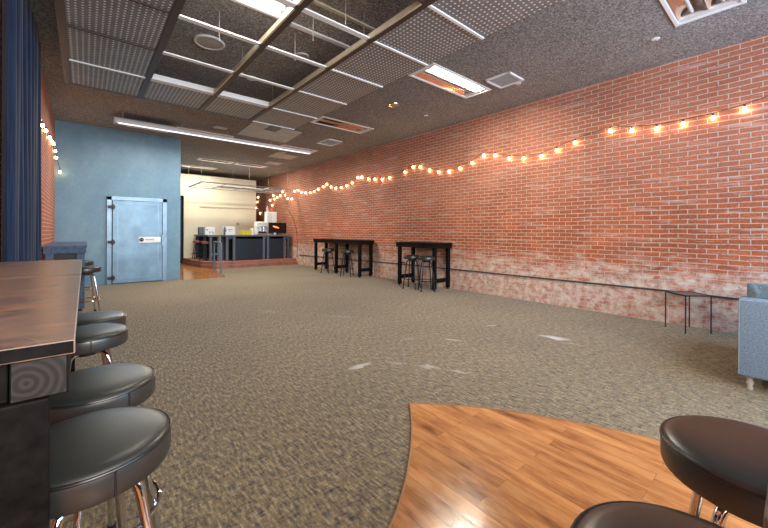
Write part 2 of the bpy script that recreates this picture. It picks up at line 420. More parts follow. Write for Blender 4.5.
# cream partition with a dark doorway at its left end
b = B(); bx(b, 3.03, 5.93, 16.0, 16.12, 0, 3.6); bx(b, 1.97, 3.03, 16.0, 16.12, 2.72, 3.6); struct('wall_cream', b, M['cream'])
b = B(); bx(b, 1.97, 3.2, 16.3, 16.36, 0, 2.75); struct('doorway_dark', b, M['black'])  # black sheet stands in for the dark beyond the doorway
b = B(); bx(b, 3.6, 5.85, 15.965, 16.0, 2.30, 2.335); struct('trim_2', b, flat('grey_rail', (.52, .46, .38), .5))
# storefront wall behind the camera, with daylight openings
b = B()
bx(b, XL, XR, YF-.15, YF, 0, 1.2); bx(b, XL, XR, YF-.15, YF, 3.55, ZC)
for x in (XL, .9, 2.75, 4.6, 6.38): bx(b, x, x+.1, YF-.15, YF, 1.2, 3.55)
struct('wall_front', b, M['dark_metal'])

# freezer door
d = B()
bx(d, .40, .50, 10.79, 10.84, 0, 2.14); bx(d, 1.55, 1.65, 10.79, 10.84, 0, 2.14); bx(d, .40, 1.65, 10.79, 10.84, 2.05, 2.14); bevel(d, .006)
o = struct('door_1', d, M['steel_frame'])
dt = o
p = box_obj('door_leaf', (.51, 1.54, 10.755, 10.80, .02, 2.04), M['steel_door'], dt, .008)
d = B()
for (x0, x1, z0, z1) in [(.60, .62, .14, 1.98), (1.44, 1.46, .14, 1.98), (.60, 1.46, .13, .15), (.60, 1.46, 1.97, 1.99)]: bx(d, x0, x1, 10.748, 10.757, z0, z1)
obj('panel_moulding', d, M['steel_frame'], dt)
for z in (.16, 1.03, 1.88):
    h = B(); bx(h, .42, .56, 10.72, 10.76, z-.035, z+.035); bx(h, .50, .54, 10.70, 10.76, z-.06, z+.06); bevel(h, .006); obj('hinge', h, M['hinge'], dt)
h = B(); bx(h, 1.52, 1.58, 10.73, 10.76, .9, 1.2); bevel(h, .01); obj('latch', h, M['steel_frame'], dt)
s = thing('door_sign', 'small white sign with a dark emblem and one line of lettering on the steel door', 'sign', (1.23, 10.75, 1.08))
sb = B(); bx(sb, -.20, .27, -.012, 0, -.08, .07); bevel(sb, .008); obj('sign_board', sb, M['white'], s)
sb = B(); lathe(sb, [(.02, 0), (.048, 0), (.048, .004), (.02, .004)], 20, closed=True)
bx(sb, -.012, .012, -.03, .03, 0, .004)
for v in sb.verts: v.co = Vector((v.co.x-.14, -.012-v.co.z, v.co.y))
obj('emblem', sb, M['black'], s)
sb = B()
xx = -.06
for k in range(9):
    w = (.014, .02, .012, .018)[k % 4]; bx(sb, xx, xx+w, -.016, -.012, -.012, .012); xx += w+.008
obj('lettering', sb, flat('grey_letters', (.2, .22, .26), .6), s)
box_obj('sign_latch_plate', (.12, .27, -.02, -.012, -.07, .06), M['white'], s, .004)

# ------------------------------------------------------------------ ceiling fixtures
def troffer(x0, x1, y0, y1, label, mode='dark'):
    t = thing('ceiling_light', label, 'light', ((x0+x1)/2, (y0+y1)/2, ZC), 0, 'recessed fluorescent ceiling lights')
    w, d = (x1-x0)/2, (y1-y0)/2; f = .04
    HOLES.append((x0+f*.5, x1-f*.5, y0+f*.5, y1-f*.5))
    b = B()
    for a in ((-w, w, -d, -d+f), (-w, w, d-f, d), (-w, -w+f, -d+f, d-f), (w-f, w, -d+f, d-f)): bx(b, *a, -.014, 0)
    bevel(b, .003); obj('frame', b, M['white'], t)
    b = B()
    for a in ((-w+f*.5, w-f*.5, -d+f*.5, -d+f, 0, .12), (-w+f*.5, w-f*.5, d-f, d-f*.5, 0, .12), (-w+f*.5, -w+f, -d+f, d-f, 0, .12), (w-f, w-f*.5, -d+f, d-f, 0, .12), (-w+f, w-f, -d+f, d-f, .11, .12)): bx(b, *a)
    obj('housing', b, M['white'], t)
    hw = d-f
    for side in (-1, 1):
        c0 = side*hw*.5; rows = []
        b = B()
        for k in range(9):
            a = -1+2*k/8
            rows.append([b.verts.new((x, c0+a*hw*.47, .002+.085*(1-a*a))) for x in (-w+f+.07, w-f-.07)])
        for r0, r1 in zip(rows, rows[1:]): b.faces.new((r0[0], r0[1], r1[1], r1[0]))
        bright = mode == 'bright' or (mode == 'half' and side == -1)
        obj('reflector', b, M['white'] if bright else M['mirror'], t, True)
    for side in (-1, 1):
        lit = mode in ('bright', 'kitchen') or (mode == 'half' and side == -1)
        b = B(); tube(b, [(-w+f+.08, side*hw*.5, .045), (w-f-.08, side*hw*.5, .045)], .019, 12)
        obj('tube', b, M['kitchen_tube'] if mode == 'kitchen' else M['tube'] if lit else M['offwhite'], t, True)
    for sx in (-1, 1):
        b = B(); bx(b, sx*(w-f-.035)-.033, sx*(w-f-.035)+.033, -hw, hw, .0, .03); obj('socket_strip', b, M['offwhite'], t)
    return t
troffer(3.88, 5.38, 3.48, 4.02, 'white ceiling light with one glowing tube beside the perforated panels near the square vent', 'half')
troffer(4.17, 5.39, .38, .98, 'white framed ceiling light at the top right corner above the brick wall')
troffer(3.88, 5.30, 6.65, 7.2, 'unlit ceiling light with painted copper reflections beyond the far corner of the perforated panels')
troffer(.55, 1.83, 3.38, 3.95, 'bright ceiling light seen through the open cells of the hanging grid', 'bright')
t = thing('ceiling_channel', 'pair of long white and cream channels on the ceiling above the open grid', 'ceiling channel', (0, 0, ZC))
box_obj('channel', (1.86, 2.95, 3.90, 3.97, -.02, 0), M['white'], t, .003); box_obj('channel', (1.86, 2.95, 3.36, 3.41, -.02, 0), M['cream_metal'], t, .003)
troffer(1.66, 2.98, 9.6, 9.92, 'long ceiling light with painted copper reflections above the white hanging rail, nearest the blue wall')
troffer(4.3, 5.45, 9.6, 10.0, 'ceiling light with painted copper reflections behind the right end of the white hanging rail')
troffer(.75, 1.60, 9.98, 10.35, 'shallow framed ceiling light close above the blue wall')
troffer(2.96, 4.1, 13.2, 13.6, 'ceiling light over the counter, left of a pair', 'kitchen')
troffer(4.2, 5.34, 13.2, 13.6, 'ceiling light over the counter, right of a pair', 'kitchen')
troffer(2.7, 4.0, 14.9, 15.3, 'ceiling light nearest the cream partition', 'kitchen')

build_ceiling()
# vents and patches
def vent(x0, x1, y0, y1, label):
    t = thing('ceiling_vent', label, 'vent', ((x0+x1)/2, (y0+y1)/2, ZC)); w, d = (x1-x0)/2, (y1-y0)/2
    b = B()
    for a in ((-w, w, -d, -d+.035), (-w, w, d-.035, d), (-w, -w+.035, -d, d), (w-.035, w, -d, d)): bx(b, *a, -.025, 0)
    bevel(b, .004); obj('frame', b, M['white'], t)
    b = B(); n = 12
    for k in range(n):
        y = -d+.04+(2*d-.08)*(k+.5)/n; vs = bx(b, -w+.03, w-.03, y-.011, y+.011, -.014, -.010)
        for v in vs: v.co.z += (v.co.y-y)*.5
    obj('louvre', b, M['offwhite'], t)
    b = B(); bx(b, -w+.03, w-.03, -d+.03, d-.03, -.004, -.001); obj('backing', b, flat('grey_backing', (.3, .32, .35), .7), t)
vent(4.96, 5.43, 2.9, 3.34, 'square white louvred vent beside the half lit ceiling light')
vent(4.93, 5.42, 8.15, 8.75, 'small white square vent near the brick wall past the second reflector light')
def patch(x0, x1, y0, y1, label, notch=None, drop=.012):
    b = B()
    if notch: prism(b, notch, ZC-drop, ZC-.0005)
    else: bx(b, x0, x1, y0, y1, ZC-drop, ZC-.0005)
    bevel(b, .003)
    o = obj('ceiling_tile', b, M['dirty_white']); tag(o, label, 'ceiling tile')
patch(0, 0, 0, 0, 'large pale L shaped ceiling patch beyond the perforated panels', [(2.95, 9.3), (2.90, 7.9), (3.3, 7.9), (3.3, 8.5), (3.6, 8.5), (3.6, 8.1), (4.15, 8.1), (4.27, 9.35)])
patch(2.33, 2.62, 8.95, 9.12, 'small grey ceiling patch left of the large pale one')
patch(4.6, 5.4, 10.75, 11.4, 'pale ceiling patch above the brick wall towards the counter')
patch(5.0, 5.5, 12.2, 12.7, 'small pale ceiling patch over the far end of the brick wall')
# ceiling speaker and round detectors
def disc(x, y, r, label, name='ceiling_speaker', m='offwhite', cat='speaker'):
    t = thing(name, label, cat, (x, y, ZC))
    b = B(); lathe(b, [(r*.8, -.012), (r*.84, -.02), (r*.95, -.02), (r, -.006), (r, 0)], 36); obj('rim', b, M[m], t, True)
    b = B(); lathe(b, [(0, -.018), (r*.4, -.017), (r*.8, -.010), (r*.82, -.001)], 36); obj('grille', b, flat('grille_'+name+label[:6], (.42, .41, .38), .6, 0, .15, 60), t, True)
disc(1.24, 5.03, .19, 'large round ceiling speaker seen through the grid beside the left perforated panels')
disc(4.59, 5.13, .115, 'round ceiling speaker between the two reflector lights near the brick wall', m='mirror')
disc(4.72, 10.6, .13, 'round ceiling speaker farthest back, past the pale patch')
disc(2.33, 4.55, .09, 'small round ceiling speaker seen through the grid, right of the middle runner')
disc(2.05, 5.75, .08, 'faint round detector seen through the far open grid cell', 'smoke_detector', cat='detector')
def sprinkler(x, y, label):
    t = thing('sprinkler_head', label, 'sprinkler', (x, y, ZC), 0, 'sprinkler heads')
    b = B(); lathe(b, [(0, -.008), (.045, -.006), (.05, 0)], 20); obj('escutcheon', b, M['white'], t, True)
    b = B(); tube(b, [(0, 0, 0), (0, 0, -.035)], .012, 8); lathe(b, [(0, -.04), (.024, -.038), (.024, -.034), (0, -.033)], 14); obj('deflector', b, M['chrome'], t, True)
sprinkler(5.56, 1.21, 'small sprinkler head nearest the brick wall, right part of the ceiling')
sprinkler(5.50, 3.05, 'small sprinkler head next to the square louvred vent')
sprinkler(5.54, 5.17, 'small sprinkler head right of the round copper speaker')

# ------------------------------------------------------------------ suspended grid and perforated panels
GX = [-.19, .67, 1.56, 2.43, 3.37]; GY = [6.87, 5.92, 4.94, 4.0, 3.10, 2.27, 1.40, .5]
ZG = 3.44
g = thing('hanging_grid', 'suspended metal ceiling grid of cream and brown runners hung on thin wires', 'ceiling grid', (0, 0, ZG))
for i, x in enumerate(GX[:-1]):
    y0 = GY[-1]
    b = B(); bx(b, x-.036, x+.036, y0, GY[0]+.02, -.004, .004); bx(b, x-.028, x-.022, y0, GY[0]+.02, .004, .045); bx(b, x+.022, x+.028, y0, GY[0]+.02, 0, .045)
    obj('runner', b, M['dark_metal'] if i in (0, 1) else M['dark_metal'], g)
    if i in (2, 3):
        b = B(); bx(b, x-.05, x-.030, 2.30 if i == 3 else 2.0, GY[0]-.95 if i == 2 else GY[0]-.95, -.006, .05); obj('runner_flange', b, M['cream_metal'], g)
for j, y in enumerate(GY[:-1]):
    for i in range(4):
        openc = i in (1, 2) and 1 <= j <= 4
        b = B(); x0, x1 = GX[i]+.03, GX[i+1]-.03
        if openc:
            hw = .05 if j == 1 else .033
            bx(b, x0, x1, y-hw, y+hw, -.006, .008)
            if j == 1: bx(b, x0, x1, y-hw-.008, y-hw, -.006, .07)
            obj('cross_rail', b, M['rail_glow'] if False else M['white'], g)
        else:
            bx(b, x0, x1, y-.016, y+.016, -.006, .02); obj('cross_rail', b, M['white'] if (i == 3 or (i == 0 and j == 1)) else M['dark_metal'], g)
for (x, y) in [(1.15, 4.25), (1.62, 4.9), (2.0, 4.1), (1.95, 3.55), (2.4, 3.2), (2.05, 3.05), (2.42, 5.8), (.66, 2.4), (-.18, 5.9), (3.36, 5.9), (3.3, 2.4), (-.18, 2.3)]:
    b = B(); tube(b, [(x, y, .01), (x, y, ZC-ZG)], .0035, 6); obj('hanger_wire', b, M['wire_light'], g)
cols = ['left column', 'second column', 'third column', 'right column']
ords = ['at the far end', 'second from far end', 'third from far end', 'fourth from far end', 'fifth from far end', 'sixth from far end', 'seventh from far end']
for j in range(7):
    for i in range(4):
        if i in (1, 2) and 1 <= j <= 4: continue
        x0, x1 = GX[i]+.030, GX[i+1]-.030; y1, y0 = GY[j]-.018, GY[j+1]+.018
        b = B(); w, d = (x1-x0)/2, (y1-y0)/2
        bx(b, -w, w, -d, d, 0, .008)
        for a in ((-w, w, -d, -d+.006), (-w, w, d-.006, d), (-w, -w+.006, -d, d), (w-.006, w, -d, d)): bx(b, *a, 0, .03)
        o = obj('perforated_panel', b, M['perf'], None, False, ((x0+x1)/2, (y0+y1)/2, ZG+.008))
        tag(o, 'perforated ceiling panel, %s of the grid, %s' % (cols[i], ords[j]), 'ceiling panel', 'perforated metal panels in the hanging grid')
# long white hanging rail before the blue wall
t = thing('hanging_rail', 'long white rail hung across the room before the blue wall', 'light', (0, 9.2, 3.58))
b = B(); bx(b, .46, 5.0, -.045, .045, -.02, .05); bevel(b, .008); obj('housing', b, M['white'], t)
b = B(); bx(b, .52, 4.95, -.03, .03, -.035, -.02); obj('tube', b, M['rail_glow'], t)  # glow added to a plain rail, no lit tube there
b = B(); bx(b, .46, 1.6, .05, .5, .06, .10); obj('rail_tray', b, M['offwhite'], t)
for x in (.6, 1.7, 2.7, 3.8, 4.9):
    b = B(); tube(b, [(x, 0, .05), (x, 0, ZC-3.58)], .005, 6); obj('hanger_wire', b, M['wire_light'], t)
# hanging frame over the counter
t = thing('wire_canopy', 'thin white wire frame hung from the ceiling over the counter', 'ceiling grid', (0, 0, 2.97))
b = B()
for y in (13.1, 13.75, 14.4, 15.0): bx(b, 3.0, 6.1, y-.02, y+.02, -.015, .015)
for x in (3.0, 3.8, 4.6, 5.4, 6.1): bx(b, x-.02, x+.02, 13.1, 15.0, -.014, .014)
obj('rails', b, flat('grey_wire', (.30, .30, .31), .5), t)
b = B()
for x0, x1 in ((3.85, 4.55), (4.65, 5.35)): bx(b, x0, x1, 13.8, 14.35, -.005, .01)
obj('panel', b, M['perf'], t)
for x in (3.0, 4.6, 6.1):
    for y in (13.1, 15.0):
        b = B(); tube(b, [(x, y, 0), (x, y, ZC-2.97)], .004, 6); obj('hanger_wire', b, M['wire_light'], t)

# ------------------------------------------------------------------ string lights
def string(name, label, pts, wallx):
    t = thing(name, label, 'string lights', (wallx, 0, 0))
    sgn = -1 if wallx > 0 else 1
    P = [Vector((sgn*.03+p[2] if len(p) > 2 else sgn*.03, p[0], p[1]+.055)) for p in pts]
    b = B(); tube(b, smoothpts(P, 4), .005, 6); obj('cable', b, M['wire'], t, True)
    bb = None
    for p in P:
        if bb is None:
            b = B(); lathe(b, [(0, -.092), (.011, -.089), (.020, -.078), (.022, -.066), (.017, -.05), (.010, -.035)], 14); bb = obj('bulb', b, M['bulb'], t, True)
            b = B(); lathe(b, [(.012, -.036), (.014, -.03), (.014, -.002), (0, 0)], 12); sk = obj('socket', b, M['wire'], bb, True); bb.location = p
        else:
            c = bb.copy(); C.objects.link(c); c.location = p
            s_ = sk.copy(); C.objects.link(s_); s_.parent = c
R = [(17.12, 2.97), (17.25, 2.74), (17.38, 2.45), (16.86, 2.18), (15.43, 2.49), (15.66, 2.73), (15.32, 2.93), (15.21, 2.75), (14.89, 2.81), (14.58, 2.86), (14.33, 3.01), (14.08, 2.84), (13.83, 2.68), (13.46, 2.65), (13.19, 2.93), (12.89, 2.95), (12.59, 2.84), (12.26, 2.8), (11.91, 2.77), (11.61, 2.8), (11.31, 2.85), (10.96, 2.9), (10.72, 2.97), (10.43, 2.85), (10.14, 2.78), (9.81, 2.78), (9.49, 2.8), (9.18, 2.86), (8.88, 2.99), (8.68, 2.98), (8.35, 2.89), (8.04, 2.85), (7.7, 2.81), (7.38, 2.81), (6.76, 2.89), (6.46, 2.98), (6.21, 2.96), (5.9, 2.83), (5.6, 2.75), (5.28, 2.72), (4.97, 2.75), (4.64, 2.83), (4.35, 2.94), (4.08, 2.9), (3.76, 2.79), (3.46, 2.74), (3.11, 2.73), (2.83, 2.79), (2.52, 2.87), (1.99, 2.96), (1.69, 2.9), (1.38, 2.86), (1.08, 2.86), (.77, 2.87), (.47, 2.91), (.1, 2.99), (-.4, 3.05)]
string('string_lights', 'long string of warm bulbs draped in swags along the right brick wall', R, 6.47)
string('string_lights', 'short string of warm bulbs on the left brick wall by the blue curtain', [(6.7, 2.82), (7.19, 2.85), (7.77, 2.9), (8.56, 2.95), (9.2, 3.0), (9.55, 3.02), (10.14, 2.98), (10.5, 2.9), (10.7, 2.62, .05)], -.51)

# conduit along the right wall, diagonal pipe
b = B(); tube(b, [(XR-.02, -1.5, .43), (XR-.02, 1.3, .47), (XR-.02, 4, .46), (XR-.02, 6.9, .45), (XR-.02, 9, .42), (XR-.02, 12.8, .38)], .012, 8)
tube(b, [(XR-.02, 6.9, .45), (XR-.05, 6.86, .50), (XR-.05, 6.75, .50)], .016, 8)
tag(obj('conduit_pipe', b, M['pipe'], None, True), 'thin dark conduit running low along the right brick wall', 'pipe')
b = B(); tube(b, smoothpts([(XR-.015, 13.9, 2.25), (XR-.015, 13.3, 1.75), (XR-.015, 13.0, 1.1), (XR-.015, 13.0, .3)], 5), .007, 8)
tag(obj('wall_cable', b, M['pipe'], None, True), 'dark cable hanging down the brick wall right of the screen', 'cable')

# ------------------------------------------------------------------ curtain
cur = thing('curtain', 'tall slate blue curtain with deep folds on the left wall', 'curtain', (-.462, 0, 0))
b = B(); n = 200; y0, y1 = 3.90, 6.42; zs = [.03, .8, 1.6, 2.4, 3.2, 3.70]; rows = []
for z in zs:
    k = 1-.3*(z/3.7); r = []
    for i in range(n+1):
        y = y0+(y1-y0)*i/n
        r.append(b.verts.new((.036*k*math.sin(y*2*PI/.27+.5*math.sin(y*3))+.007*math.sin(y*41+z), y+.02*math.sin(z*2+y*5), z)))
    rows.append(r)
for r0, r1 in zip(rows, rows[1:]):
    for i in range(n): b.faces.new((r0[i], r0[i+1], r1[i+1], r1[i]))
o = obj('drape', b, M['curtain'], cur, True); sm = o.modifiers.new('thickness', 'SOLIDIFY'); sm.thickness = .004
b = B(); tube(b, [(0, 3.89, 3.72), (0, 6.46, 3.72)], .014, 10); obj('curtain_rod', b, M['dark_metal'], cur, True)

# ------------------------------------------------------------------ bar tables
def bar_table(x0, x1, y0, y1, h, label, wood, top, legys, z0=0, lw=.09, rails=True, feet=True, name='bar_table', near_detail=False, panels=(), ld=None, dark_opening=False):
    t = thing(name, label, 'table', ((x0+x1)/2, (y0+y1)/2, z0)); w, d = (x1-x0)/2, (y1-y0)/2
    tt = .032
    if near_detail:
        sy = 2.545-(y0+y1)/2
        for a, c in ((-d, sy-.007), (sy+.007, d)):
            b = B(); bx(b, -w, w, a, c, h-tt, h)
            for f in b.faces:
                f.normal_update()
                if abs(f.normal.z) < .5: f.material_index = 1
            bevel(b, .003); obj('tabletop', b, [top, wood], t)
    else:
        b = B(); bx(b, -w, w, -d, d, h-tt, h); bevel(b, .004); obj('tabletop', b, top, t)
    az0 = h-tt-.085
    for sx in (-1, 1):
        xa = sx*(w-.012)
        b = B(); bx(b, min(xa, xa-sx*.09), max(xa, xa-sx*.09), -d+.008, d-.008, az0, h-tt)
        for f in b.faces:
            f.normal_update()
            if abs(f.normal.y) > .9: f.material_index = 1
        bevel(b, .003)
        obj('side_beam', b, [wood, M['endgrain'] if near_detail else wood], t)
    for sy_ in (-1, 1):
        ya = sy_*(d-.02)
        b = B(); bx(b, -w+.105, w-.105, min(ya, ya-sy_*.05), max(ya, ya-sy_*.05), az0, h-tt); bevel(b, .003); obj('end_beam', b, wood, t)
    foot = .035 if feet else 0
    for yy in legys:
        ly = yy-(y0+y1)/2
        for sx in (-1, 1):
            xa = sx*(w-.03-(0.012 if near_detail else 0))
            b = B(); bx(b, min(xa, xa-sx*lw), max(xa, xa-sx*lw), ly-(ld or lw)/2, ly+(ld or lw)/2, foot, az0-.001); bevel(b, .005); l = obj('leg', b, wood, t)
            if feet:
                b = B(); lathe(b, [(0, 0), (.03, 0), (.034, .01), (.02, .02), (.014, .036)], 14, (xa+xa-sx*lw)/2, ly); obj('foot', b, M['chrome'], l, True)
        if rails:
            b = B(); bx(b, -w+.03+lw, w-.03-lw, ly-.02, ly+.02, .17, .26); bevel(b, .004); obj('stretcher', b, wood, t)
            for sx in (-1, 1):
                pass
    if dark_opening:
        b = B(); bx(b, -w+.13, w-.13, -d+.09, -d+.11, .12, az0-.002); obj('dark_opening_sheet', b, M['black'], t)  # black sheet added to paint the dark opening under the table
    for (pa, pb, pz0, pz1, px) in panels:
        b = B(); bx(b, px-.01, px+.01, pa-(y0+y1)/2, pb-(y0+y1)/2, pz0, pz1); obj('panel', b, M['black'], t)
    return t
bar_table(-.50, -.015, 1.035, 3.87, 1.07, 'long bar table with worn brown top in the left foreground', M['blackwood'], M['tabletop'], (1.056, 3.79), near_detail=True, lw=.095, ld=.036)
bar_table(5.85, 6.45, 5.17, 6.47, 1.06, 'short dark bar table against the brick wall with two stools, nearer of two', M['blackwood'], M['blackwood'], (5.25, 6.38), lw=.075)
bar_table(5.88, 6.42, 8.0, 10.65, 1.06, 'longer dark bar table against the brick wall, the farther of two', M['blackwood'], M['blackwood'], (8.08, 9.3, 10.57), lw=.08)
bar_table(-.50, .03, 7.5, 10.3, 1.06, 'slate blue bar table along the left wall before the blue wall', M['slateblue'], M['slateblue'], (7.58, 10.2), lw=.1, rails=False, dark_opening=True)
bar_table(.44, 1.75, -.52, .02, 1.07, 'dark table corner with worn edges at the bottom right of the photo', M['blackwood'], flat('grey_worn_top', (.13, .12, .115), .4, 0, .3, 20), (-.44, -.06))

# ------------------------------------------------------------------ stools
def make_stool(label, leg_mat, zs=.77, r=.19, vin='vinyl', loc=(0, 0, 0), rz=0, group='padded bar stools'):
    t = thing('bar_stool', label, 'stool', loc, rz, group)
    th = .085
    b = B(); lathe(b, [(0, zs+.004), (r*.5, zs+.003), (r*.8, zs-.001), (r*.93, zs-.007), (r*.975, zs-.014), (r*.985, zs-.02), (r, zs-.03), (r, zs-th+.01), (r*.98, zs-th), (0, zs-th)], 56)
    c = obj('seat', b, M[vin], t, True)
    b = B(); tube(b, [(r*.99*math.cos(2*PI*k/56), r*.99*math.sin(2*PI*k/56), zs-.018) for k in range(56)], .0045, 8, True); obj('piping', b, M['piping'], c, True)
    b = B(); bx(b, -.0025, .0025, -r-.0015, -r+.01, zs-th+.004, zs-.022); obj('seam', b, M['piping'], c)
    b = B(); lathe(b, [(0, zs-th-.001), (.10, zs-th-.001), (.10, zs-th-.02), (.05, zs-th-.028), (.05, zs-th-.05), (0, zs-th-.05)], 28); obj('swivel_plate', b, M['chrome_dark_reflection'], t, True)
    for k in range(4):
        a = PI/4+k*PI/2; ca, sa = math.cos(a), math.sin(a)
        P = [(.03, zs-th-.035), (.08, zs-th-.033), (.105, zs-th-.045), (.125, zs-th-.08), (.15, zs*.6), (.185, zs*.3), (.215, .012)]
        b = B(); tube(b, smoothpts([(x*ca, x*sa, z) for x, z in P], 4), .0125, 12); l = obj('leg', b, leg_mat, t, True)
        b = B(); lathe(b, [(0, 0), (.016, 0), (.017, .03), (.0, .031)], 12, .216*ca, .216*sa); obj('rubber_foot', b, M['black'], l, True)
    rr = .207
    b = B(); tube(b, [(rr*math.cos(2*PI*k/40), rr*math.sin(2*PI*k/40), zs*.30) for k in range(40)], .009, 8, True); obj('foot_ring', b, leg_mat, t, True)
    return t
st = make_stool('black padded bar stool closest to the camera at the left foreground table', M['chrome'], .745, .192, loc=(.012, 1.262, 0), rz=.25)
dup(st, (.033, 1.735, 0), .5, 'black padded bar stool second along the left foreground table')
dup(st, (.008, 2.61, 0), .1, 'black padded bar stool third along the left foreground table')
dup(st, (.03, 3.04, 0), 0, 'black padded bar stool fourth and last of the row at the left foreground table')
dup(st, (.01, 7.2, 0), .2, 'black stool with chrome legs standing at the end of the slate blue table')
dup(st, (-.06, 8.6, 0), .9, 'black stool half hidden behind the one at the slate blue table')
st2 = make_stool('large black padded stool at the right edge over the orange wood floor', M['chrome'], loc=(1.285, .07, 0), rz=.3)
dup(st2, (.73, .09, 0), .8, 'black stool seat cut off by the bottom edge of the photo')
s2 = make_stool('black bar stool at the nearer brick wall table, left of its pair', M['chrome_dark_reflection'], loc=(5.80, 5.84, 0), rz=.4)
dup(s2, (5.80, 5.38, 0), 1.0, 'black bar stool at the nearer brick wall table, right of its pair')
dup(s2, (5.87, 9.66, 0), .3, 'black bar stool at the farther brick wall table, left of its pair')
dup(s2, (5.87, 8.60, 0), .7, 'black bar stool at the farther brick wall table, right of its pair')

# ------------------------------------------------------------------ side table
t = thing('side_table', 'small square side table with thin black metal legs before the brick wall', 'side table', (6.205, .985, 0), .86)
L = .165; b = B(); bx(b, -L, L, -L, L, .485, .495); bevel(b, .002); obj('tabletop', b, flat('smoked_table_top', (.05, .035, .03), .3, 0), t)
b = B()
for a in ((-L, L, -L-.006, -L+.006), (-L, L, L-.006, L+.006), (-L-.006, -L+.006, -L, L), (L-.006, L+.006, -L, L)): bx(b, *a, .484, .500)
obj('rim', b, M['black'], t)
for sx in (-1, 1):
    for sy in (-1, 1):
        b = B(); tube(b, [(sx*L, sy*L, 0), (sx*L, sy*L, .49)], .0075, 8); obj('leg', b, M['black'], t, True)

# ------------------------------------------------------------------ sofa
t = thing('sofa', 'blue grey fabric sofa with tufted back at the right edge of the photo', 'sofa', (4.20, .34, 0), .03)
# local frame: x = along the back (away from the room centre), y = toward the back of the sofa is +y end at 0
W_, D_ = 1.48, .86
def cush(name, dims, m, bv=.03, par=t):
    b = B(); bx(b, *dims); bevel(b, bv, 4); return obj(name, b, m, par, True)
cush('base', (.02, W_-.02, -D_+.02, -.02, .12, .30), M['sofa'], .015)
arm = cush('arm', (0, .16, -D_, 0, .115, .76), M['sofa'], .018)
b = B()
for yy in (0, -D_):
    tube(b, [(.004, yy*.985-.006, .13), (.004, yy*.985-.006, .752)], .004, 6)
tube(b, [(.004, -.006, .752), (.004, -D_+.006, .752)], .004, 6); obj('piping', b, flat('sofa_piping', (.30, .37, .44), .8), arm, True)
arm2 = cush('arm', (W_-.16, W_, -D_, 0, .115, .76), M['sofa'], .018)
# tufted inner linings (back at the -y end, both inner arms), displaced around buttons
def tufted(name, L, z0, z1, place, par):
    b = B(); nx, nz = 44, 18; rows = []
    btn = []
    for j in range(3):
        x = .09+(.08 if j % 2 else 0)
        while x < L-.04: btn.append((x, z0+.09+.1*j)); x += .16
    for k in range(nz+1):
        r = []
        for i in range(nx+1):
            x = L*i/nx; z = z0+(z1-z0)*k/nz
            dm = min(math.hypot(x-p, z-q) for p, q in btn); e = max(0, min(x, L-x, z1-z))*14
            r.append(b.verts.new(place(x, .012+.035*min(1, dm/.06)**.6*min(1, e+.2), z)))
        rows.append(r)
    for r0, r1 in zip(rows, rows[1:]):
        for i in range(nx): b.faces.new((r0[i], r0[i+1], r1[i+1], r1[i]))
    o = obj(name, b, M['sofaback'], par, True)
    b = B()
    for p, q in btn: bmesh.ops.create_uvsphere(b, u_segments=10, v_segments=6, radius=.012, matrix=Matrix.Translation(place(p, .018, q)))
    obj('buttons', b, M['sofaback'], o, True)
bk = cush('backrest', (.161, W_-.161, -D_, -D_+.15, .115, .76), M['sofa'], .018)
tufted('tufted_lining', W_-.34, .44, .765, lambda x, d, z: Vector((.17+x, -D_+.15+d, z)), bk)
tufted('tufted_lining', D_-.2, .44, .765, lambda x, d, z: Vector((.16+d, -x-.01, z)), arm)
tufted('tufted_lining', D_-.2, .44, .765, lambda x, d, z: Vector((W_-.16-d, -x-.01, z)), arm2)
cush('seat_cushion', (.21, W_/2-.003, -D_+.2, -.02, .30, .44), M['sofa'])
cush('seat_cushion', (W_/2+.003, W_-.21, -D_+.2, -.02, .30, .44), M['sofa'])
for x in (.07, W_-.07):
    for y in (-.07, -D_+.07):
        b = B(); lathe(b, [(0, 0), (.018, 0), (.022, .012), (.015, .03), (.026, .06), (.018, .085), (.03, .118), (0, .12)], 18, x, y); obj('leg', b, M['acrylic'], t, True)

# ------------------------------------------------------------------ counter and kitchen things
PZ = .22
t = thing('counter', 'long slate counter with dark front panels on the raised red step', 'counter', (0, 13.4, PZ))
box_obj('countertop', (3.84, 6.40, 0, .75, .89, .945), M['greywood'], t, .004)
b = B(); bx(b, 3.9, 6.34, .06, .09, .80, .89); obj('apron', b, M['bluewood'], t)
for x in (3.9, 4.14, 5.25, 5.42, 6.26):
    for y in (.03, .63):
        if x == 4.14 and y > .5: continue
        b = B(); bx(b, x, x+.08, y, y+.08, 0, .89); bevel(b, .004); obj('leg', b, M['greywood'] if x < 6 else M['bluewood'], t)
for (x0, x1) in ((4.23, 5.25), (5.51, 6.1)):
    b = B(); bx(b, x0, x1, .06, .085, .02, .88); bevel(b, .003); obj('front_panel', b, flat('navy_panel', (.012, .022, .040), .4, 0, .25, 2), t)
b = B(); bx(b, 5.33, 5.42, .1, .14, .0, .88); obj('gap_panel', b, M['black'], t)
b = B(); bx(b, 3.98, 6.34, .70, .72, .0, .88); obj('dark_rear_sheet', b, M['black'], t)  # black sheet added so the space behind the legs stays dark
b = B(); bx(b, 6.12, 6.16, .03, .07, 0, .88); obj('post', b, M['greywood'], t)
t = thing('bar_counter', 'slate grey counter wing at the left end, over red topped stools', 'counter', (0, 0, 0))
box_obj('countertop', (3.38, 3.80, 13.75, 15.95, 1.10, 1.16), M['greywood'], t, .004)
for (x, y) in ((3.44, 13.78), (3.70, 13.78), (3.44, 15.74), (3.70, 15.74), (3.44, 14.6)):
    z0 = PZ
    b = B(); bx(b, x, x+.08, y, y+.08, z0, 1.10); bevel(b, .004); obj('leg', b, M['greywood'] if y < 14 else M['bluewood'], t)
b = B(); bx(b, 3.52, 3.70, 13.80, 13.84, .42, .50); obj('stretcher', b, M['greywood'], t)
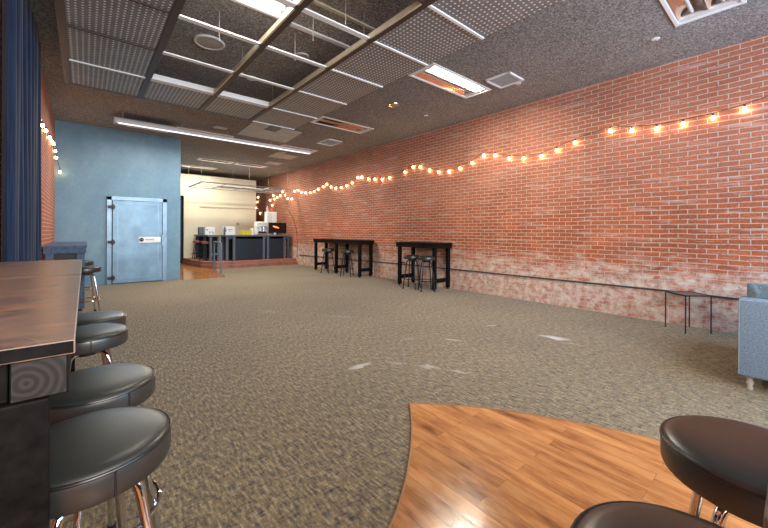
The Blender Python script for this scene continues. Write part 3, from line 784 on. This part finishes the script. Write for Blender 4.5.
b = B(); bx(b, 3.43, 3.79, 15.83, 15.85, .22, 1.09); obj('dark_back_sheet', b, M['black'], t)  # black sheet added to darken the open inside of the wing
b = B(); bx(b, 3.785, 3.80, 13.9, 15.7, .22, 1.09); obj('side_panel', b, M['black'], t)
k1 = make_stool('stool with red seat at the left end of the counter wing', M['chrome_dark_reflection'], .71, .16, 'redvinyl', (3.37, 15.25, .22), 0, 'red topped stools')
dup(k1, (3.42, 14.18, .22), .6, 'stool with red seat nearer the front of the counter wing')
# grab rail
t = thing('grab_rail', 'grey metal pipe railing standing in front of the counter', 'railing', (0, 0, 0))
b = B(); tube(b, smoothpts([(3.12, 11.25, 0), (3.12, 11.25, .85), (3.12, 11.32, .93), (3.12, 11.45, .95), (3.16, 12.1, .95), (3.2, 12.3, .93), (3.22, 12.36, .85), (3.22, 12.36, 0)], 4), .028, 12); obj('pipe', b, M['greywood'], t, True)
for x, y in ((3.12, 11.25), (3.22, 12.36)):
    b = B(); lathe(b, [(0, 0.004), (.07, .004), (.07, .016), (.03, .022), (0, .022)], 18, x, y); obj('floor_flange', b, M['greywood'], t, True)

CT = 1.165
def item(name, label, cat, x, y, z=CT, group=None): return thing(name, label, cat, (x, y, z), 0, group)
t = item('speaker_box', 'dark grey box at the left end of the counter wing', 'box', 3.56, 15.55, 1.16)
box_obj('body', (-.10, .10, -.1, .1, 0, .30), M['bluewood'], t, .01); box_obj('front', (-.085, .085, -.106, -.10, .02, .28), M['greywood'], t, .004)
# white boxes / crockery
t = item('white_carton', 'low white carton with dark scribbled markings on the counter wing', 'box', 3.62, 14.6, 1.16)
box_obj('body', (-.17, .17, -.12, .12, 0, .30), M['white'], t, .008)
b = B()
for k, (x, z, w, h) in enumerate([(-.15, .19, .07, .015), (-.09, .16, .02, .05), (-.03, .10, .05, .02), (-.01, .05, .02, .07), (.05, .10, .06, .02), (.1, .04, .02, .06)]): bx(b, x, x+w, -.126, -.12, z, z+h)
obj('markings', b, M['hinge'], t)
t = item('white_carton', 'wide white carton with short dark lines beside the scribbled one', 'box', 4.12, 13.9)
box_obj('body', (-.2, .2, -.12, .12, 0, .31), M['white'], t, .008)
b = B()
for (x, z, w, h) in [(-.17, .2, .02, .09), (-.14, .12, .02, .13), (-.06, .19, .07, .015), (.03, .19, .07, .015), (.0, .12, .015, .04)]: bx(b, x, x+w, -.126, -.12, z, z+h)
obj('markings', b, M['hinge'], t)
t = item('bottle', 'slim dark bottle between the white cartons', 'bottle', 3.92, 13.7, CT)
b = B(); lathe(b, [(0, 0), (.03, 0), (.032, .01), (.032, .17), (.012, .22), (.012, .28), (0, .28)], 16); obj('glass', b, M['glass_dark'], t, True)
b = B(); lathe(b, [(.0135, .26), (.015, .262), (.015, .29), (0, .291)], 12); obj('cap', b, M['black'], t, True)
t = item('storage_tub', 'bright yellow plastic tub on the counter', 'tub', 4.72, 13.8)
b = B(); bx(b, -.19, .19, -.13, .13, 0, .16); 
for v in b.verts:
    if v.co.z < .01: v.co.x *= .92; v.co.y *= .92
bevel(b, .01); obj('body', b, M['yellow'], t); box_obj('lid', (-.20, .20, -.14, .14, .16, .175), M['yellow'], t, .005)
t = item('paper_towel_roll', 'pale rolled towel standing behind the yellow tub', 'towel roll', 5.02, 13.95)
b = B(); lathe(b, [(.02, 0), (.06, 0), (.06, .26), (.02, .26)], 20, closed=True); obj('roll', b, M['white'], t, True)
b = B(); tube(b, [(0, 0, 0), (0, 0, .3)], .012, 8); obj('holder', b, M['chrome'], t, True)
t = item('coffee_machine', 'white coffee machine with a black tray beside the dark screen', 'coffee machine', 5.37, 13.95)
box_obj('body', (-.2, .2, -.02, .22, 0, .52), M['white'], t, .015); box_obj('head', (-.18, .18, -.2, -.02, .32, .5), M['offwhite'], t, .015)
box_obj('drip_tray', (-.2, .2, -.2, -.02, 0, .05), M['chrome'], t, .006)
b = B(); bx(b, -.15, .16, -.22, -.04, .07, .13); bevel(b, .02); obj('group_head', b, M['black'], t)
for x in (-.08, .06):
    b = B(); tube(b, [(x, -.12, .13), (x, -.12, .32)], .02, 10); obj('spout', b, M['chrome'], t, True)
t = item('white_cabinet', 'tall white cabinet standing on the counter behind the dark screen', 'cabinet', 5.78, 14.0)
box_obj('body', (-.19, .23, -.08, .16, 0, .93), M['white'], t, .01); box_obj('door', (-.18, .02, -.09, -.08, .05, .9), M['offwhite'], t, .004); box_obj('door', (.03, .22, -.09, -.08, .05, .9), M['white'], t, .004)
t = item('bottle', 'pink bottle on top of the tall white cabinet', 'bottle', 5.66, 14.03, CT+.931)
b = B(); lathe(b, [(0, 0), (.05, 0), (.055, .1), (.05, .17), (.02, .2), (.02, .25), (0, .25)], 16); obj('body', b, M['pink'], t, True)
t = item('bottle', 'red bottle on top of the tall white cabinet', 'bottle', 5.86, 14.03, CT+.931)
b = B(); lathe(b, [(0, 0), (.045, 0), (.045, .12), (.02, .17), (.02, .2), (0, .2)], 16); obj('body', b, M['red'], t, True)
t = item('monitor', 'dark flat screen with an orange reflection on the right end of the counter', 'screen', 5.93, 13.62)
box_obj('casing', (-.37, .37, 0, .04, .06, .49), M['black'], t, .006)
box_obj('screen', (-.355, .355, -.004, 0, .075, .475), M['screen'], t, 0)
b = B(); lathe(b, [(0, 0), (.11, 0), (.12, .003), (.12, .004), (0, .005)], 14)
for v in b.verts: v.co = Vector((v.co.x*1.1-.08-.2*v.co.y, -.005-v.co.z*.3, .31+v.co.y*.35-.25*v.co.x))
obj('screen_glint', b, M['orange_reflection'], t)  # glowing patch painted as the orange reflection on the screen
box_obj('stand', (-.12, .12, -.06, .1, 0, .012), M['black'], t, .003); box_obj('neck', (-.03, .03, .01, .04, .01, .08), M['black'], t, .003)
t = item('cup', 'small white cup in front of the screen', 'cup', 5.75, 13.47)
b = B(); lathe(b, [(0, 0), (.03, 0), (.04, .08), (.036, .08), (.027, .008), (0, .008)], 16); obj('body', b, M['white'], t, True)
t = item('wall_sticker', 'small round grey mark on the cream wall above the yellow tub', 'wall mark', 5.12, 15.985, 1.62)
b = B(); lathe(b, [(0, 0), (.07, 0), (.07, .012), (0, .012)], 20)
for v in b.verts: v.co = Vector((v.co.x, -v.co.z, v.co.y))
obj('disc', b, flat('sage', (.35, .42, .36), .6), t)

# ------------------------------------------------------------------ lights
def area(name, loc, rot, sx, sy, power, col):
    l = bpy.data.lights.new(name, 'AREA'); l.shape = 'RECTANGLE'; l.size = sx; l.size_y = sy; l.energy = power; l.color = col
    o = bpy.data.objects.new(name, l); C.objects.link(o); o.location = loc; o.rotation_euler = rot; return o
area('daylight_left', (1.2, YF-.2, 2.4), (PI/2, 0, 0), 3.2, 2.1, 115, (1, .95, .86))
area('daylight_right', (4.8, YF-.2, 2.4), (PI/2, 0, 0), 3.2, 2.1, 82, (.42, .68, 1.0))
area('tube_light_near', (4.63, 3.63, ZC+.02), (0, 0, 0), 1.2, .08, 30, (1, .93, .75))
area('tube_light_grid', (1.2, 3.66, ZC-.02), (0, 0, 0), 1.0, .3, 5, (1, .93, .78))
area('kitchen_light', (3.5, 13.4, ZC-.02), (0, 0, 0), 1.0, .3, 22, (1, .93, .76))
area('kitchen_light_right', (4.8, 13.4, ZC-.02), (0, 0, 0), 1.0, .3, 22, (1, .93, .76))
area('kitchen_light_rear', (3.4, 15.1, ZC-.02), (0, 0, 0), 1.1, .3, 16, (1, .93, .76))
area('rail_fill_light', (2.7, 9.2, 3.53), (0, 0, 0), 4.4, .03, 60, (1, .96, .88))  # fill lamp added under the plain rail to brighten the middle of the room
w = bpy.data.worlds.new('world'); SC.world = w; w.use_nodes = True
w.node_tree.nodes['Background'].inputs[0].default_value = (.75, .86, 1, 1); w.node_tree.nodes['Background'].inputs[1].default_value = 1.0

# ------------------------------------------------------------------ camera
cd = bpy.data.cameras.new('camera'); cam = bpy.data.objects.new('camera', cd); C.objects.link(cam); SC.camera = cam
cd.sensor_width = 36; cd.sensor_fit = 'HORIZONTAL'; cd.lens = 353.16/768*36; cd.shift_y = -(264-231.7)/768; cd.clip_start = .03
cam.location = (0, 0, 1.31)
cam.rotation_euler = (Matrix.Rotation(-.7028, 4, 'Z') @ Matrix.Rotation(PI/2, 4, 'X') @ Matrix.Rotation(.0046, 4, 'Z')).to_euler()
vs = SC.view_settings; vs.view_transform = 'Standard'; vs.look = 'None'; vs.gamma = 1; vs.exposure = 1.5
try: vs.use_curve_mapping = False
except Exception: pass
